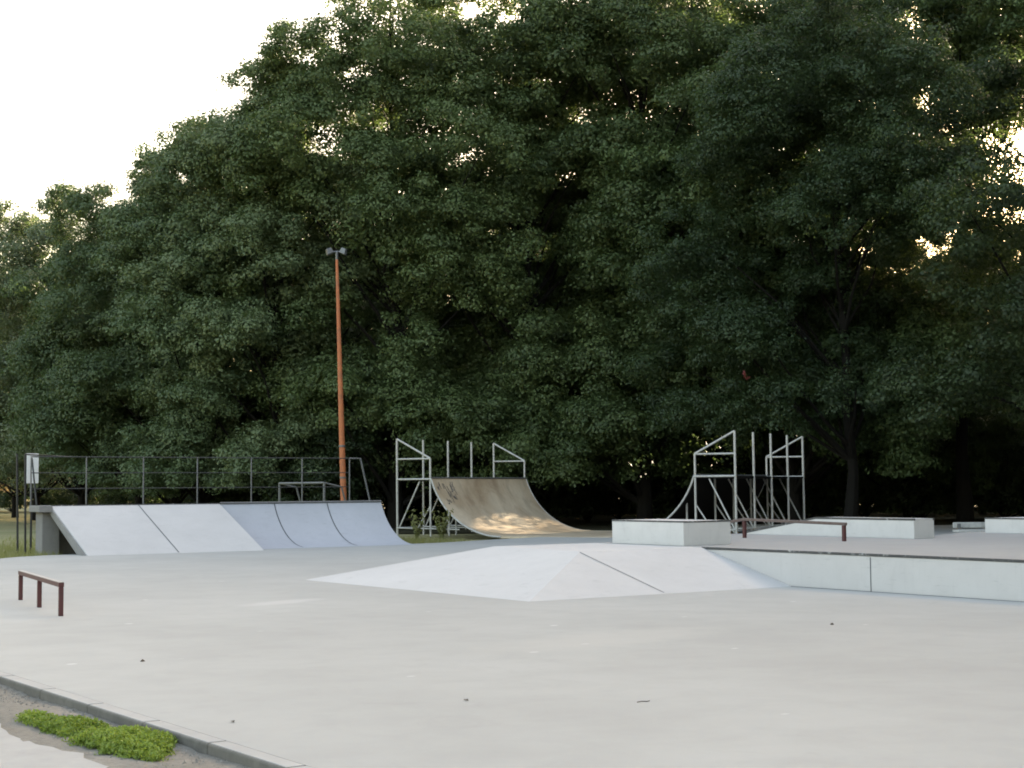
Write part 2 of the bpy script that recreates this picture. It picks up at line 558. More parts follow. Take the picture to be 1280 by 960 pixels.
# side skirt strip of the quarter pipe's right end is its own solid side
MB().box(-.32, RL, RD+.002, RD+.62, RH-.15, RH+.004).build('deck_slab', 'raw', rp, bevel=.012)
MB().box(-.32, -.003, RD-.16, RD, RH-.15, RH+.002).build('deck_nib', 'raw', rp)
MB().tube([(RB+.01, RD-.01, RH+.005), (RL, RD-.01, RH+.005)], .03).build('coping', 'greytube', rp, smooth=True)
MB().box(0, RB, RD-.03, RD-.001, RH-.02, RH+.012).build('steel_edge', 'edge', rp)
for vv in (-.18, 4.2, 8.4):
    MB().box(vv, vv+.42, RD+.06, RD+.54, -.15, RH-.152).build('support_pillar', 'raw', rp, bevel=.015)
MB().box(.25, RL-.02, RD+.66, RD+.78, -.15, RH-.152).build('back_wall', 'raw', rp)
sm = MB()
n3 = Vector((0, -RH, RD)).normalized()
p0 = Vector((2.15, .02, .014)); p1 = Vector((2.15, RD-.04, RH-.015))
sm.poly([p0+n3*.004+Vector((-.012, 0, 0)), p0+n3*.004+Vector((.012, 0, 0)), p1+n3*.004+Vector((.012, 0, 0)), p1+n3*.004+Vector((-.012, 0, 0))], [(0, 1, 2, 3)])
sm.build('joint', 'seam', rp)
for vv in (5.8, 7.32):
    k = MB()
    vs = []
    for (yy, zz) in arc[1:]:
        vs += [(vv-.014, yy-.004, zz+.006), (vv+.014, yy-.004, zz+.006)]
    k.poly(vs, [(2*i, 2*i+1, 2*i+3, 2*i+2) for i in range(len(arc)-2)])
    k.build('joint', 'seam', rp)
# guard rail bolted to the deck's back edge
gr = bpy.data.objects.new('guard_rail', None)
COL.objects.link(gr); gr.parent = rp
YB = RD+.55
xs = [-.30, 1.05, 2.50, 3.93, 5.42, 6.88, 8.30]
for x in xs:
    MB().tube([(x, YB, RH), (x, YB, RH+1.17)], .018).build('post', 'greytube', gr, smooth=True)
for hh in (.40, .78, 1.165):
    MB().tube([(xs[0], YB, RH+hh), (xs[-1], YB, RH+hh)], .012 if hh < 1 else .015).build('rail', 'darkrail', gr, smooth=True)
MB().tube([(8.30, YB, RH+1.165), (8.62, YB-.02, RH+1.165), (8.90, YB-.05, RH)], .024).build('end_stay', 'greytube', gr, smooth=True)
MB().tube([(-.30, YB, RH+1.165), (-.36, YB-.25, RH+1.12), (-.30, RD+.1, RH)], .02).build('end_stay', 'darkrail', gr, smooth=True)

# ------------------------------------------------------------------ half pipe
HA = R(62.67-90)
hp = thing('half_pipe', 'weathered brown half pipe with bare tube frames in front of the dark wood', 'half pipe', (-3.543, 48.43, -.02), HA)
Lp, S, HW, Hz, Ht, Hf = 1.2075, 8.483, 6.33, 1.74, 2.99, 2.37
X2 = 2*Lp + S
TR = 2.5
TD = math.sqrt(2*TR*Hz - Hz*Hz)


def skin_profile(right):
    out = []
    for i in range(25):
        a = i/24
        x = TD*(1-a)
        z = TR - math.sqrt(max(0, TR*TR - x*x))
        xx = Lp + TD - x
        out.append((X2-xx if right else xx, z+.03))
    return out


for right in (False, True):
    pr = skin_profile(right)
    low = [(x, z-.022) for x, z in pr]
    low2 = [(x, z-.05) for x, z in pr]
    sk = MB().extr_y(pr + low[::-1], -.02, HW+.02).build('ramp_surface', 'skin', hp, smooth=True)
    tag(sk, 'curved ramp skin turned away, its dark underside showing' if right else 'curved brown ramp skin with pale scratches and scrawls')
    MB().extr_y([(x, z-.024) for x, z in pr] + low2[::-1], -.01, HW+.01).build('underside_boards', 'under', hp, smooth=True)
    for yy in (-.025, HW+.025):
        MB().tube([(x, yy, z-.02) for x, z in pr], .028, 8).build('edge_tube', 'galv', hp, smooth=True)
    xx = pr[0][0]
    MB().tube([(xx, -.03, Hz+.035), (xx, HW+.03, Hz+.035)], .03).build('coping', 'greytube', hp, smooth=True)
    x0, x1 = (0, Lp-.03) if not right else (X2-Lp+.03, X2)
    MB().box(min(x0, x1), max(x0, x1), 0, HW, Hz-.06, Hz).build('platform', 'under', hp)
MB().box(Lp+TD-.05, X2-Lp-TD+.05, -.02, HW+.02, -.03, .028).build('flat_bottom', 'skin', hp)
for right in (False, True):
    sx = (lambda x: X2-x) if right else (lambda x: x)
    for k in range(5):
        y = HW*k/4
        lean = -.012
        MB().tube([(sx(0), y, 0), (sx(0)+lean, y, Ht)], .034).build('post', 'galv', hp, smooth=True)
        zt = Hf if k in (0, 4) else Hz-.06
        MB().tube([(sx(Lp-.03), y, .0), (sx(Lp-.03)+lean*.7, y, zt)], .032).build('post', 'galv', hp, smooth=True)
        MB().tube([(sx(.06), y+.03, .28), (sx(.78), y+.03, Hz-.07)], .024).build('brace', 'galv', hp, smooth=True)
        MB().tube([(sx(Lp-.03), y+.03, .95), (sx(.62), y+.03, .12)], .022).build('brace', 'galv', hp, smooth=True)
        MB().tube([(sx(.0), y-.03, .26), (sx(2.2), y-.03, .22)], .022).build('brace', 'galv', hp, smooth=True)
    for y in (0, HW):
        MB().tube([(sx(0)-.012, y, Ht-.01), (sx(Lp-.03)-.008, y, Hf)], .03).build('sloping_rail', 'galv', hp, smooth=True)
        MB().tube([(sx(0), y, Hf-.01), (sx(Lp-.03), y, Hf-.01)], .028).build('rail', 'galv', hp, smooth=True)
        MB().tube([(sx(0), y-.02, Hz), (sx(Lp), y-.02, Hz)], .03).build('rail', 'galv', hp, smooth=True)
    MB().tube([(sx(.0), 0, .26), (sx(.0), HW, .26)], .022).build('brace', 'galv', hp, smooth=True)
    MB().tube([(sx(1.6), .4, .0), (sx(1.6), .4, 1.0)], .03).build('post', 'galv', hp, smooth=True)
# dark scrawls near the top left corner of the left skin
prl = skin_profile(False)


def on_skin(s, y, off=.006):
    s = max(0, min(1, s))*24
    i = min(23, int(s)); f = s-i
    x = prl[i][0]*(1-f)+prl[i+1][0]*f
    z = prl[i][1]*(1-f)+prl[i+1][1]*f
    return (x+off, y, z+off)


rs = random.Random(3)
sc = MB()
for k in range(9):
    y, s = .25 + .22*(k % 5) + rs.uniform(-.05, .05), .06 + .10*(k//5) + rs.uniform(-.01, .01)
    pts = []
    for j in range(9):
        y += rs.uniform(-.07, .09); s += rs.uniform(-.03, .03)
        pts.append(on_skin(max(.02, s), max(.05, y)))
    sc.tube(pts, .007, 5)
sc.build('scrawl', 'scrawl', hp)

# ------------------------------------------------------------------ lamp, sign, posts, goal, bench
lp = thing('lamp_post', 'tall rusty orange pole with twin floodlights, leaning left behind the ramp rail', 'lamp post', (-5.33, 50, -.1))
top = Vector((-.25, 0, 9.0))
pp = [top*t for t in (0, .15, .3, .45, .6, .75, .9, 1.0)]
MB().tube(pp, [.098, .096, .091, .084, .074, .062, .050, .040], 14).build('pole', 'orange', lp, smooth=True)
for zz in (1.9, 2.9):
    c = top*(zz/9.0)
    MB().tube([c+Vector((0, 0, -.03)), c+Vector((0, 0, .03))], .108, 14).build('collar', 'greytube', lp, smooth=True)
MB().tube([top+Vector((-.28, 0, .12)), top+Vector((.28, 0, .12))], .03).build('crossarm', 'lamp', lp, smooth=True)
MB().tube([top*.985, top+Vector((0, 0, .12))], .045).build('bracket', 'lamp', lp, smooth=True)
for s in (-1, 1):
    f = MB().poly([(-.17, -.16, -.13), (.17, -.16, -.13), (.17, .02, -.20), (-.17, .02, -.20), (-.11, -.10, .12), (.11, -.10, .12), (.11, .06, .08), (-.11, .06, .08)],
                  [(0, 3, 2, 1), (4, 5, 6, 7), (0, 1, 5, 4), (1, 2, 6, 5), (2, 3, 7, 6), (3, 0, 4, 7)])
    fo = f.build('floodlight', 'lamp', lp, bevel=.015)
    fo.location = top + Vector((s*.25, -.06, .15))
    fo.scale = (.70, .70, .70)
    fo.rotation_euler = (R(8), R(22*s), R(-30*s))
    gl = MB().poly([(-.14, -.155, -.138), (.14, -.155, -.138), (.14, .01, -.206), (-.14, .01, -.206)], [(0, 1, 2, 3)]).build('lamp_glass', 'glass', fo)

sg = thing('notice_sign', 'small blank white sign panel on a black post left of the ramp', 'sign', (-11.98, 39.3, -.1), R(52))
MB().tube([(0, .02, 0), (0, .02, 2.46)], .028).build('post', 'black', sg, smooth=True)
MB().box(-.17, .17, -.03, -.01, 1.74, 2.48).build('panel', 'sign', sg, bevel=.006)
MB().box(-.18, .18, -.009, .008, 1.73, 2.49).build('panel_frame', 'greytube', sg, bevel=.004)

fp = thing('steel_post', 'outer of the two tall black steel posts on the grass at the far left', 'post', (-12.0, 38.3, -.1))
MB().tube([(0, 0, 0), (-.05, 0, 2.46)], .026).build('post_tube', 'black', fp, smooth=True)
MB().box(-.08, .08, -.08, .08, 0, .02).build('base_plate', 'black', fp)
fp2 = thing('steel_post', 'inner of the two tall black steel posts, the one beside the white sign', 'post', (-11.74, 38.05, -.1))
MB().tube([(0, 0, 0), (-.03, 0, 2.44)], .026).build('post_tube', 'black', fp2, smooth=True)
MB().tube([(-.03, 0, 2.43), (.62, 1.7, 2.40)], .018).build('crossbar', 'black', fp2, smooth=True)
MB().box(-.08, .08, -.08, .08, 0, .02).build('base_plate', 'black', fp2)

gf = thing('goal_frame', 'low pale tube goal frame glimpsed through the guard rail beside the orange pole', 'goal', (-6.95, 47, -.1), math.atan2(-2, 1.57))
gw = math.hypot(1.57, 2)
for x in (0, gw):
    MB().tube([(x, 0, 0), (x, 0, 1.72)], .035).build('post', 'greytube', gf, smooth=True)
    MB().tube([(x, .0, 1.72), (x+.05, .55, 1.6)], .026).build('side_bar', 'greytube', gf, smooth=True)
    MB().tube([(x+.05, .55, 1.6), (x+.1, 1.0, 0)], .026).build('stay', 'greytube', gf, smooth=True)
MB().tube([(0, 0, 1.72), (gw, 0, 1.72)], .035).build('crossbar', 'greytube', gf, smooth=True)

bn = thing('bench', 'low bench of two weathered grey boards behind the platform at the far right', 'bench', (9.31, 33.0, -.1), R(6))
MB().box(.0, 1.0, .30, .345, .63, .745).build('backrest', 'bench', bn, bevel=.01)
MB().box(-.03, 1.0, -.05, .28, .54, .595).build('seat', 'bench', bn, bevel=.01)
MB().box(-.02, .98, -.045, -.01, .44, .535).build('front_board', 'bench', bn, bevel=.01)
for x in (.08, .86):
    MB().box(x, x+.06, .0, .06, 0, .439).build('leg', 'greytube', bn)
    MB().box(x, x+.06, .24, .295, 0, .72).build('leg', 'greytube', bn)


# ------------------------------------------------------------------ leaves
def leaf_mesh(name, P, Nn, size, tint, mat, aspect=.62):
    """one mesh of folded leaf quads at points P with normals Nn"""
    n = len(P)
    rg = np.random.default_rng(n)
    Nn = Nn/np.linalg.norm(Nn, axis=1, keepdims=True)
    t = rg.normal(size=(n, 3))
    t -= Nn*(t*Nn).sum(1, keepdims=True)
    t /= np.linalg.norm(t, axis=1, keepdims=True)
    s = np.cross(Nn, t)
    L = (size*rg.uniform(.65, 1.3, n))[:, None]
    Wd = L*aspect
    V4 = np.empty((n, 4, 3), np.float32)
    V4[:, 0] = P - t*L*.5
    V4[:, 1] = P + s*Wd*.5 + Nn*L*.10 - t*L*.05
    V4[:, 2] = P + t*L*.5 - Nn*L*.08
    V4[:, 3] = P - s*Wd*.5 + Nn*L*.10 - t*L*.05
    me = bpy.data.meshes.new(name)
    me.vertices.add(n*4)
    me.vertices.foreach_set('co', V4.reshape(-1))
    me.loops.add(n*4)
    me.loops.foreach_set('vertex_index', np.arange(n*4, dtype=np.int32))
    me.polygons.add(n)
    me.polygons.foreach_set('loop_start', np.arange(0, n*4, 4, dtype=np.int32))
    a = me.attributes.new('tint', 'FLOAT', 'FACE')
    a.data.foreach_set('value', np.clip(tint, 0, 1).astype(np.float32))
    me.update()
    me.materials.append(M[mat])
    return me


def tree_arrays(seed, H, Rad, base, nclus, per, leaf, lean=0.0, squash=.85):
    """trunk+limb tubes and leaf clumps of one broadleaf tree (local space, foot at origin)"""
    rg = np.random.default_rng(seed)
    rr = random.Random(seed)
    wood = MB()
    tr = .009*H + .04
    axis = []
    x = y = 0.0
    for i in range(9):
        f = i/8
        axis.append(Vector((x + lean*f*f*H, y, f*H*.86)))
        x += rr.uniform(-.16, .16); y += rr.uniform(-.16, .16)
    wood.tube(axis, [tr*(1.35 if i == 0 else 1)*(1-.88*i/8) for i in range(9)], 9)
    ph = rg.uniform(0, 6.28, 6)

    def env(az, f):      # crown radius at azimuth and height fraction 0..1
        prof = (max(0, 1-abs(2*f-.85)**2.3/1.9))**.62
        lob = 1 + .17*math.sin(2*az+ph[0]+3*f) + .13*math.sin(3*az+ph[1]-5*f) + .10*math.sin(5*az+ph[2]+9*f) + .08*math.sin(17*f+ph[3]+az)
        return Rad*prof*lob
    C, S, B = [], [], []
    while len(B) < nclus:                       # boughs, each a rounded mass of smaller clumps
        f = rr.random()**.9
        az = rr.uniform(0, 2*math.pi)
        rf = math.sqrt(rr.uniform(.30, .95)) if rr.random() < .82 else rr.uniform(.1, .55)
        e = env(az, f)
        if rr.random() > (e/Rad)*1.05:
            continue
        rb = rr.uniform(1.15, 2.1)*(Rad/5.8)**.6*(.72 if f > .85 else 1)
        e = max(.15, e - rb*.55)
        z = base + rb*.5 + f*(H-base-rb)
        k = min(8, z/(H*.86)*8); i = min(7, int(k))
        ax = axis[i].lerp(axis[i+1], max(0, min(1, k-i)))
        c = Vector((ax.x+math.cos(az)*e*rf, ax.y+math.sin(az)*e*rf, z))
        if len(B) > 12 and min((c-b0).length/(rb+r0) for b0, r0 in B) > .72:
            continue
        if any((c-b0).length < .46*(rb+r0) for b0, r0 in B[-60:]) and rr.random() < .75:
            continue
        B.append((c, rb))
        outv = Vector((math.cos(az), math.sin(az), 0))
        for m in range(int(6 + 3.2*rb)):
            dv = Vector((rr.gauss(0, 1), rr.gauss(0, 1), rr.gauss(0, 1))).normalized() + outv*.55*rf + Vector((0, 0, .30))
            dv.normalize()
            p = c + Vector((dv.x, dv.y, dv.z*.74))*rb*rr.uniform(.62, 1.0)
            C.append(tuple(p)); S.append(rr.uniform(.42, .88)*(rb/1.6)**.5)
    C = np.array(C); S = np.array(S)
    limbs = []
    nl = min(len(B), 44)
    for c, rb in rr.sample(B, nl):
        hr = math.hypot(c.x-axis[4].x, c.y-axis[4].y)
        z0 = max(base*.8, c.z - hr*.9 - rr.uniform(.3, 1.5))
        k = min(7.9, z0/(H*.86)*8); i = int(k)
        p0 = axis[i].lerp(axis[i+1], k-i)
        mid = p0.lerp(c, .5) + Vector((rr.uniform(-.35, .35), rr.uniform(-.35, .35), rr.uniform(-.1, .5)))
        q1 = p0.lerp(mid, .5) + Vector((rr.uniform(-.15, .15), rr.uniform(-.15, .15), rr.uniform(-.1, .1)))
        r0 = max(.03, tr*.42*(1-.7*z0/H))
        limbs.append(([p0, q1, mid, mid.lerp(c, .55)+Vector((0, 0, .1)), c], [r0, r0*.78, r0*.55, r0*.35, .012]))
    nclus = len(C)
    # leaves
    cnt = np.maximum(20, (per*S**1.8*rg.uniform(.7, 1.3, nclus)).astype(int))
    ci = np.repeat(np.arange(nclus), cnt)
    n = len(ci)
    dirs = rg.normal(size=(n, 3)); dirs /= np.linalg.norm(dirs, axis=1, keepdims=True)
    rad = rg.uniform(.12, 1, n)**.42
    lob = 1 + .34*np.sin(dirs[:, 0]*4+ci*1.7) * np.sin(dirs[:, 1]*5+ci*2.3) + .22*np.sin(dirs[:, 2]*6+ci) + .12*np.sin(dirs[:, 0]*11+ci*.7)*np.sin(dirs[:, 2]*12+ci)
    off = dirs*(rad*lob*S[ci])[:, None]
    off[:, 2] *= squash*.78
    out = C[ci].copy(); out[:, 2] = 0
    out /= (np.linalg.norm(out, axis=1, keepdims=True)+1e-6)
    off[:, 2] -= .18*np.maximum(0, (off*out).sum(1))       # sprays droop outward
    P = C[ci] + off
    Nn = dirs*.85 + rg.normal(size=(n, 3))*.30 + np.array([0, 0, .40])
    tint = rg.beta(2, 2.4, n)*.55 + rg.uniform(-.12, .50, nclus)[ci]
    sz = np.full(n, leaf)
    keep = P[:, 2] > .3
    return (wood, limbs), P[keep], Nn[keep], sz[keep], tint[keep]


SUN_AZ, SUN_EL = R(38), R(13)
SUN_D = np.array([math.sin(SUN_AZ)*math.cos(SUN_EL), math.cos(SUN_AZ)*math.cos(SUN_EL), math.sin(SUN_EL)])
SUN_HIT = np.array([1.0, 50.9, .30])         # where the photo shows sunlight on the half pipe

KINDS = {   # seed, H, crown radius, crown base, boughs, leaves per clump, leaf size, lean
    'tall': (11, 23, 6.0, 1.0, 86, 700, .128, 0.0),
    'broad': (23, 21, 6.6, 1.4, 88, 700, .128, .004),
    'slim': (37, 18, 5.0, 1.0, 64, 700, .124, -.004),
    'round': (41, 15, 5.4, 1.5, 62, 700, .124, 0.0),
    'near': (59, 22, 6.8, 3.4, 90, 700, .122, -.012),
    'sparse': (73, 22, 6.4, 3.2, 34, 640, .125, -.016),
    'high': (83, 24, 6.0, 14.8, 50, 700, .128, 0.0),
    'bush': (67, 4.6, 2.7, .0, 18, 460, .135, 0.0),
}
ARR, MESH = {}, {}


def kind_arrays(k):
    if k not in ARR:
        ARR[k] = tree_arrays(*KINDS[k])
    return ARR[k]


def place_tree(k, x, y, sc, rz, label, group, name='broadleaf_tree', cat='tree', leafmat='leaf'):
    wood, P, Nn, sz, tint = kind_arrays(k)
    key = (k, leafmat)
    root = thing(name, label, cat, (x, y, -.08), rz, group)
    root.scale = (sc, sc, sc)
    c, s = math.cos(rz), math.sin(rz)

    def from_ray(Q):                             # distance of local points to the sunbeam
        Q = np.asarray(Q, float)
        q = np.c_[(Q[:, 0]*c - Q[:, 1]*s)*sc + x, (Q[:, 0]*s + Q[:, 1]*c)*sc + y, Q[:, 2]*sc - .08] - SUN_HIT
        al = q @ SUN_D
        return al, np.linalg.norm(q - al[:, None]*SUN_D, axis=1)
    stem, limbs = wood
    good = []
    for pts, rad in limbs:
        dense = [tuple(Vector(pts[i]).lerp(Vector(pts[i+1]), t/6)) for i in range(4) for t in range(6)]
        al, dd = from_ray(dense)
        if not ((dd < GAP) & (al > 0)).any():
            good.append((pts, rad))
    if len(good) == len(limbs) and (k, 'w') in MESH:
        tr = bpy.data.objects.new('trunk', MESH[(k, 'w')]); COL.objects.link(tr); tr.parent = root
    else:
        m = MB(); m.v, m.f = list(stem.v), list(stem.f)
        for pts, rad in good:
            m.tube(pts, rad, 6)
        tr = m.build('trunk', 'bark', root, smooth=True)
        if len(good) == len(limbs):
            MESH[(k, 'w')] = tr.data
    # leaves along the sunbeam are cut out to let it reach the half pipe
    al, dist = from_ray(P)
    hit = (dist < GAP*(.85+.15*np.sin(al*1.3))) & (al > 0)
    hit &= (np.sin(np.arange(len(P))*12.9898) > -.985)
    if hit.sum() > 40:
        kp = ~hit
        me = leaf_mesh('crown', P[kp], Nn[kp], sz[kp], tint[kp], leafmat)
    else:
        if key not in MESH:
            MESH[key] = leaf_mesh('crown', P, Nn, sz, tint, leafmat)
        me = MESH[key]
    cr = bpy.data.objects.new('crown', me); COL.objects.link(cr); cr.parent = root
    return root


GAP = 1.3
G1 = 'trees along the front edge of the wood'
front = [
    ('round', -29.0, 92, 0.92, 0.3, 'leaf_hazed', 'farthest pale green tree, its crown cut by the left edge of the photo'),
    ('round', -24.8, 82, 0.95, 2.1, 'leaf_hazed', 'rounded pale tree at the far left, low on the skyline above the white sign'),
    ('round', -20.2, 74, 1.04, 4.0, 'leaf_hazed', 'rounded tree on the left skyline, between the sign and the ramp bank'),
    ('round', -15.8, 67, 1.0, 5.2, 'leaf_mid', 'leafy tree with foliage down to the grass behind the left end of the ramp'),
    ('slim', -12.4, 63, 0.93, 1.0, 'leaf_mid', 'tree sloping up the skyline behind the middle of the ramp rail'),
    ('slim', -14.0, 65, 0.87, 2.2, 'leaf_mid', 'tree rounding out the left skyline halfway between the white sign and the orange pole'),
    ('slim', -9.0, 61, 1.02, 3.0, 'leaf_mid', 'tall full tree directly behind the orange lamp pole'),
    ('tall', -4.5, 60.5, 1.02, 0.4, 'leaf', 'tall tree behind the left frame of the half pipe'),
    ('tall', 0.6, 61.5, 1.03, 4.4, 'leaf', 'tall tree just right of the curved brown ramp, standing behind it in deep shade'),
    ('tall', 5.0, 60, 1.03, 2.6, 'leaf', 'tall tree rising behind the gap between the two half pipe frames'),
    ('broad', 8.6, 63.5, 1.12, 3.6, 'leaf', 'high broad crown filling the top of the photo above the right half pipe frame'),
    ('broad', 10.4, 58.0, 1.0, 1.7, 'leaf', 'broad tree behind the right frame of the half pipe'),
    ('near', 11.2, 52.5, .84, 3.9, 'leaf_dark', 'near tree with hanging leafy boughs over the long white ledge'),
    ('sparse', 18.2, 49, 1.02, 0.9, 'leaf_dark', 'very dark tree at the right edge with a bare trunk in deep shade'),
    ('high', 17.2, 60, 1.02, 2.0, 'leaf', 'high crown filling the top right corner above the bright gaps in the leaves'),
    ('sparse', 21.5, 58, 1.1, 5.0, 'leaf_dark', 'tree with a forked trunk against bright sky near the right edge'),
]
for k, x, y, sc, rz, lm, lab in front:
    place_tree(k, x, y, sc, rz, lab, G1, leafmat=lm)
G2 = 'trees deeper in the wood'
deep = [('slim', -17, 78, .95), ('tall', -11, 74, .80), ('slim', -5.5, 71, 1.05), ('tall', .0, 70, .78), ('broad', 6.0, 69, .80), ('tall', 12.0, 68, .85),
        ('broad', 16.5, 66, .62), ('tall', 25, 66, .62), ('broad', 30, 62, 1.0), ('slim', -2.5, 84, 1.0), ('round', 4.0, 82, 1.15), ('slim', 10.5, 82, 1.0),
        ('round', 17.0, 80, .9), ('slim', 23.5, 79, .75), ('round', 30, 78, 1.25), ('slim', -11, 90, .95), ('round', 9, 97, 1.2), ('round', 19, 97, 1.2),
        ('round', 29, 96, 1.2), ('round', 0, 99, 1.2), ('round', -34, 100, 1.0), ('round', 38, 88, 1.3)]
for i, (k, x, y, sc) in enumerate(deep):
    place_tree(k, x, y, sc, i*1.37, 'dark broadleaf tree deeper in the wood, hidden behind the front row', G2, leafmat='leaf')
G3 = 'bushes of the undergrowth'
for i in range(40):
    x = -30 + i*1.75
    if x < -13:
        continue
    y = (70 if x > -6 else 65) + 5*math.sin(i*2.3) + (12 if x < -12 else 0) + (abs(x+12)*.9 if x < -12 else 0)
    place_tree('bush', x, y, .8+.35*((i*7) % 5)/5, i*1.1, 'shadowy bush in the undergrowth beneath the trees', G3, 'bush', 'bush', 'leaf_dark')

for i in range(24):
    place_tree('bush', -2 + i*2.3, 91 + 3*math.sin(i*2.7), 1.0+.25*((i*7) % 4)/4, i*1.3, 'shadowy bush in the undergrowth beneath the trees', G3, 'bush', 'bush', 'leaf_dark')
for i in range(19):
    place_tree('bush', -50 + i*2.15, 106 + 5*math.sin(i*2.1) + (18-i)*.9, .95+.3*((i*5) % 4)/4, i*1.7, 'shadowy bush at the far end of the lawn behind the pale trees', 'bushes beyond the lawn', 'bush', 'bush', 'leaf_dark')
G4 = 'unseen shade trees added beyond the right edge'  # out of view, placed to shade the plaza and darken right-facing sides
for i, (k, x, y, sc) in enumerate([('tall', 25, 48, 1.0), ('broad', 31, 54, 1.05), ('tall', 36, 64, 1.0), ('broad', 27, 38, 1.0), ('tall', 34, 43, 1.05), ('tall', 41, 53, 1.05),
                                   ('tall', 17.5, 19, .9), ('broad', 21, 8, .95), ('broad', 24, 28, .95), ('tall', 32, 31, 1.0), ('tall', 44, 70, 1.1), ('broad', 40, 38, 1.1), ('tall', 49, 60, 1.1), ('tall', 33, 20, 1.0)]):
    place_tree(k, x, y, sc, i*2.1, 'unseen dark tree added right of the view for shade', G4, leafmat='leaf_dark')
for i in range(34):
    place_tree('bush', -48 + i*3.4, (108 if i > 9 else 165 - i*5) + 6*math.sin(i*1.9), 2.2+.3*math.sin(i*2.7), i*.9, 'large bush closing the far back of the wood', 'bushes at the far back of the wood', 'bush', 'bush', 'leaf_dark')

# a few red withered leaves hanging from the near tree
rl = MB()
for k in range(14):
    c = Vector((random.uniform(-.09, .09), random.uniform(-.05, .05), random.uniform(-.13, .12)))
    a = random.uniform(0, 6.28)
    e = Vector((math.cos(a)*.05, math.sin(a)*.05, -.05)); s = Vector((-math.sin(a)*.03, math.cos(a)*.03, .01))
    rl.poly([c-e, c+s, c+e, c-s], [(0, 1, 2, 3)])
tag(rl.build('leaf_spray', 'red', loc=(6.85, 46.0, 4.7)), 'small red withered leaf spray hanging above the right half pipe frame', 'leaves')


# ------------------------------------------------------------------ weeds, grass, debris
def weed(v, u, rv, ru, h, n, label, seed):
    """sprigs of tiny leaves leaning out of a ragged patch"""
    rg = np.random.default_rng(seed)
    P, Nn = [], []
    for k in range(n):
        a = rg.uniform(0, 2*math.pi); q = math.sqrt(rg.uniform(0, 1))*(rg.uniform(1.05, 1.45) if rg.random() < .2 else 1)
        lob = 1 + .25*math.sin(3*a+seed) + .16*math.sin(7*a+2*seed)
        bx, by = math.cos(a)*q*rv*lob, math.sin(a)*q*ru*lob
        L = h*(1.05-.65*q**2)*rg.uniform(.55, 1.35)
        la = a + rg.normal(0, .9); ln = .25 + .6*q + rg.normal(0, .15)
        m = int(10 + 26*L/h)
        for j in range(m):
            f = (j+rg.random())/m
            w_ = .010 + .016*(1-f)
            P.append((bx + math.cos(la)*ln*L*f + rg.normal(0, w_), by + math.sin(la)*ln*L*f + rg.normal(0, w_), L*f*(1-.15*f*ln) + .004))
            Nn.append((rg.normal(0, .7), rg.normal(0, .7), rg.uniform(.1, 1)))
    P = np.array(P); n = len(P)
    me = leaf_mesh('weed_patch', P, np.array(Nn), np.full(n, .021), rg.beta(2, 2, n)*.8 + .3*P[:, 2]/h, 'weed', .5)
    o = bpy.data.objects.new('weed_patch', me); COL.objects.link(o)
    o.location = W(v, u, -.055); o.rotation_euler.z = PARK
    return tag(o, label, 'weeds', 'weed patches by the kerb')


weed(-8.14, -7.50, .19, .44, .085, 1000, 'largest bright green weed clump, at the kerb in the lower left corner', 1)
weed(-8.20, -6.62, .14, .32, .065, 560, 'middle bright green weed clump beside the kerb', 2)
weed(-8.24, -6.10, .07, .16, .05, 110, 'tiny green weed tuft at the far end of the weed row', 3)


def blades(name, pts, hmin, hmax, mat, label):
    n = len(pts)
    rg = np.random.default_rng(n)
    P = np.array(pts)
    h = rg.uniform(hmin, hmax, n)
    az = rg.uniform(0, 6.28, n)
    wd = .012
    V3 = np.empty((n, 3, 3), np.float32)
    V3[:, 0] = P + np.c_[np.cos(az)*wd, np.sin(az)*wd, np.zeros(n)]
    V3[:, 1] = P - np.c_[np.cos(az)*wd, np.sin(az)*wd, np.zeros(n)]
    V3[:, 2] = P + np.c_[rg.normal(0, .35, n)*h, rg.normal(0, .35, n)*h, h]
    me = bpy.data.meshes.new(name)
    me.vertices.add(n*3); me.vertices.foreach_set('co', V3.reshape(-1))
    me.loops.add(n*3); me.loops.foreach_set('vertex_index', np.arange(n*3, dtype=np.int32))
    me.polygons.add(n); me.polygons.foreach_set('loop_start', np.arange(0, n*3, 3, dtype=np.int32))
    a = me.attributes.new('tint', 'FLOAT', 'FACE'); a.data.foreach_set('value', rg.uniform(0, 1, n).astype(np.float32))
    me.update(); me.materials.append(M[mat])
    o = bpy.data.objects.new(name, me); COL.objects.link(o)
    return tag(o, label, 'grass', kind='stuff')


gp = []
rg = random.Random(9)
while len(gp) < 26000:                       # verge behind the plaza and round the left ramp end
    v = rg.uniform(-9, 22); u = rg.uniform(14.8, 34)
    if v > 12.2: continue
    edge = np.interp(v, [-9, -7.7, -4.2, -1.5, -.2, 9.4, 12.6, 17.2, 22], [15.0, 15.3, 16.5, 17.9, 18.9, 19.1, 20.2, 22.1, 21.7])
    if u < edge or (.3 < v < 9.6 and u < 21.6): continue
    if rg.random() > math.exp(-(u-edge)/4.5): continue
    x, y, _ = W(v, u)
    gp.append((x, y, -.1))
blades('grass', gp, .05, .22, 'grass', 'short rough grass at the back edge of the plaza')

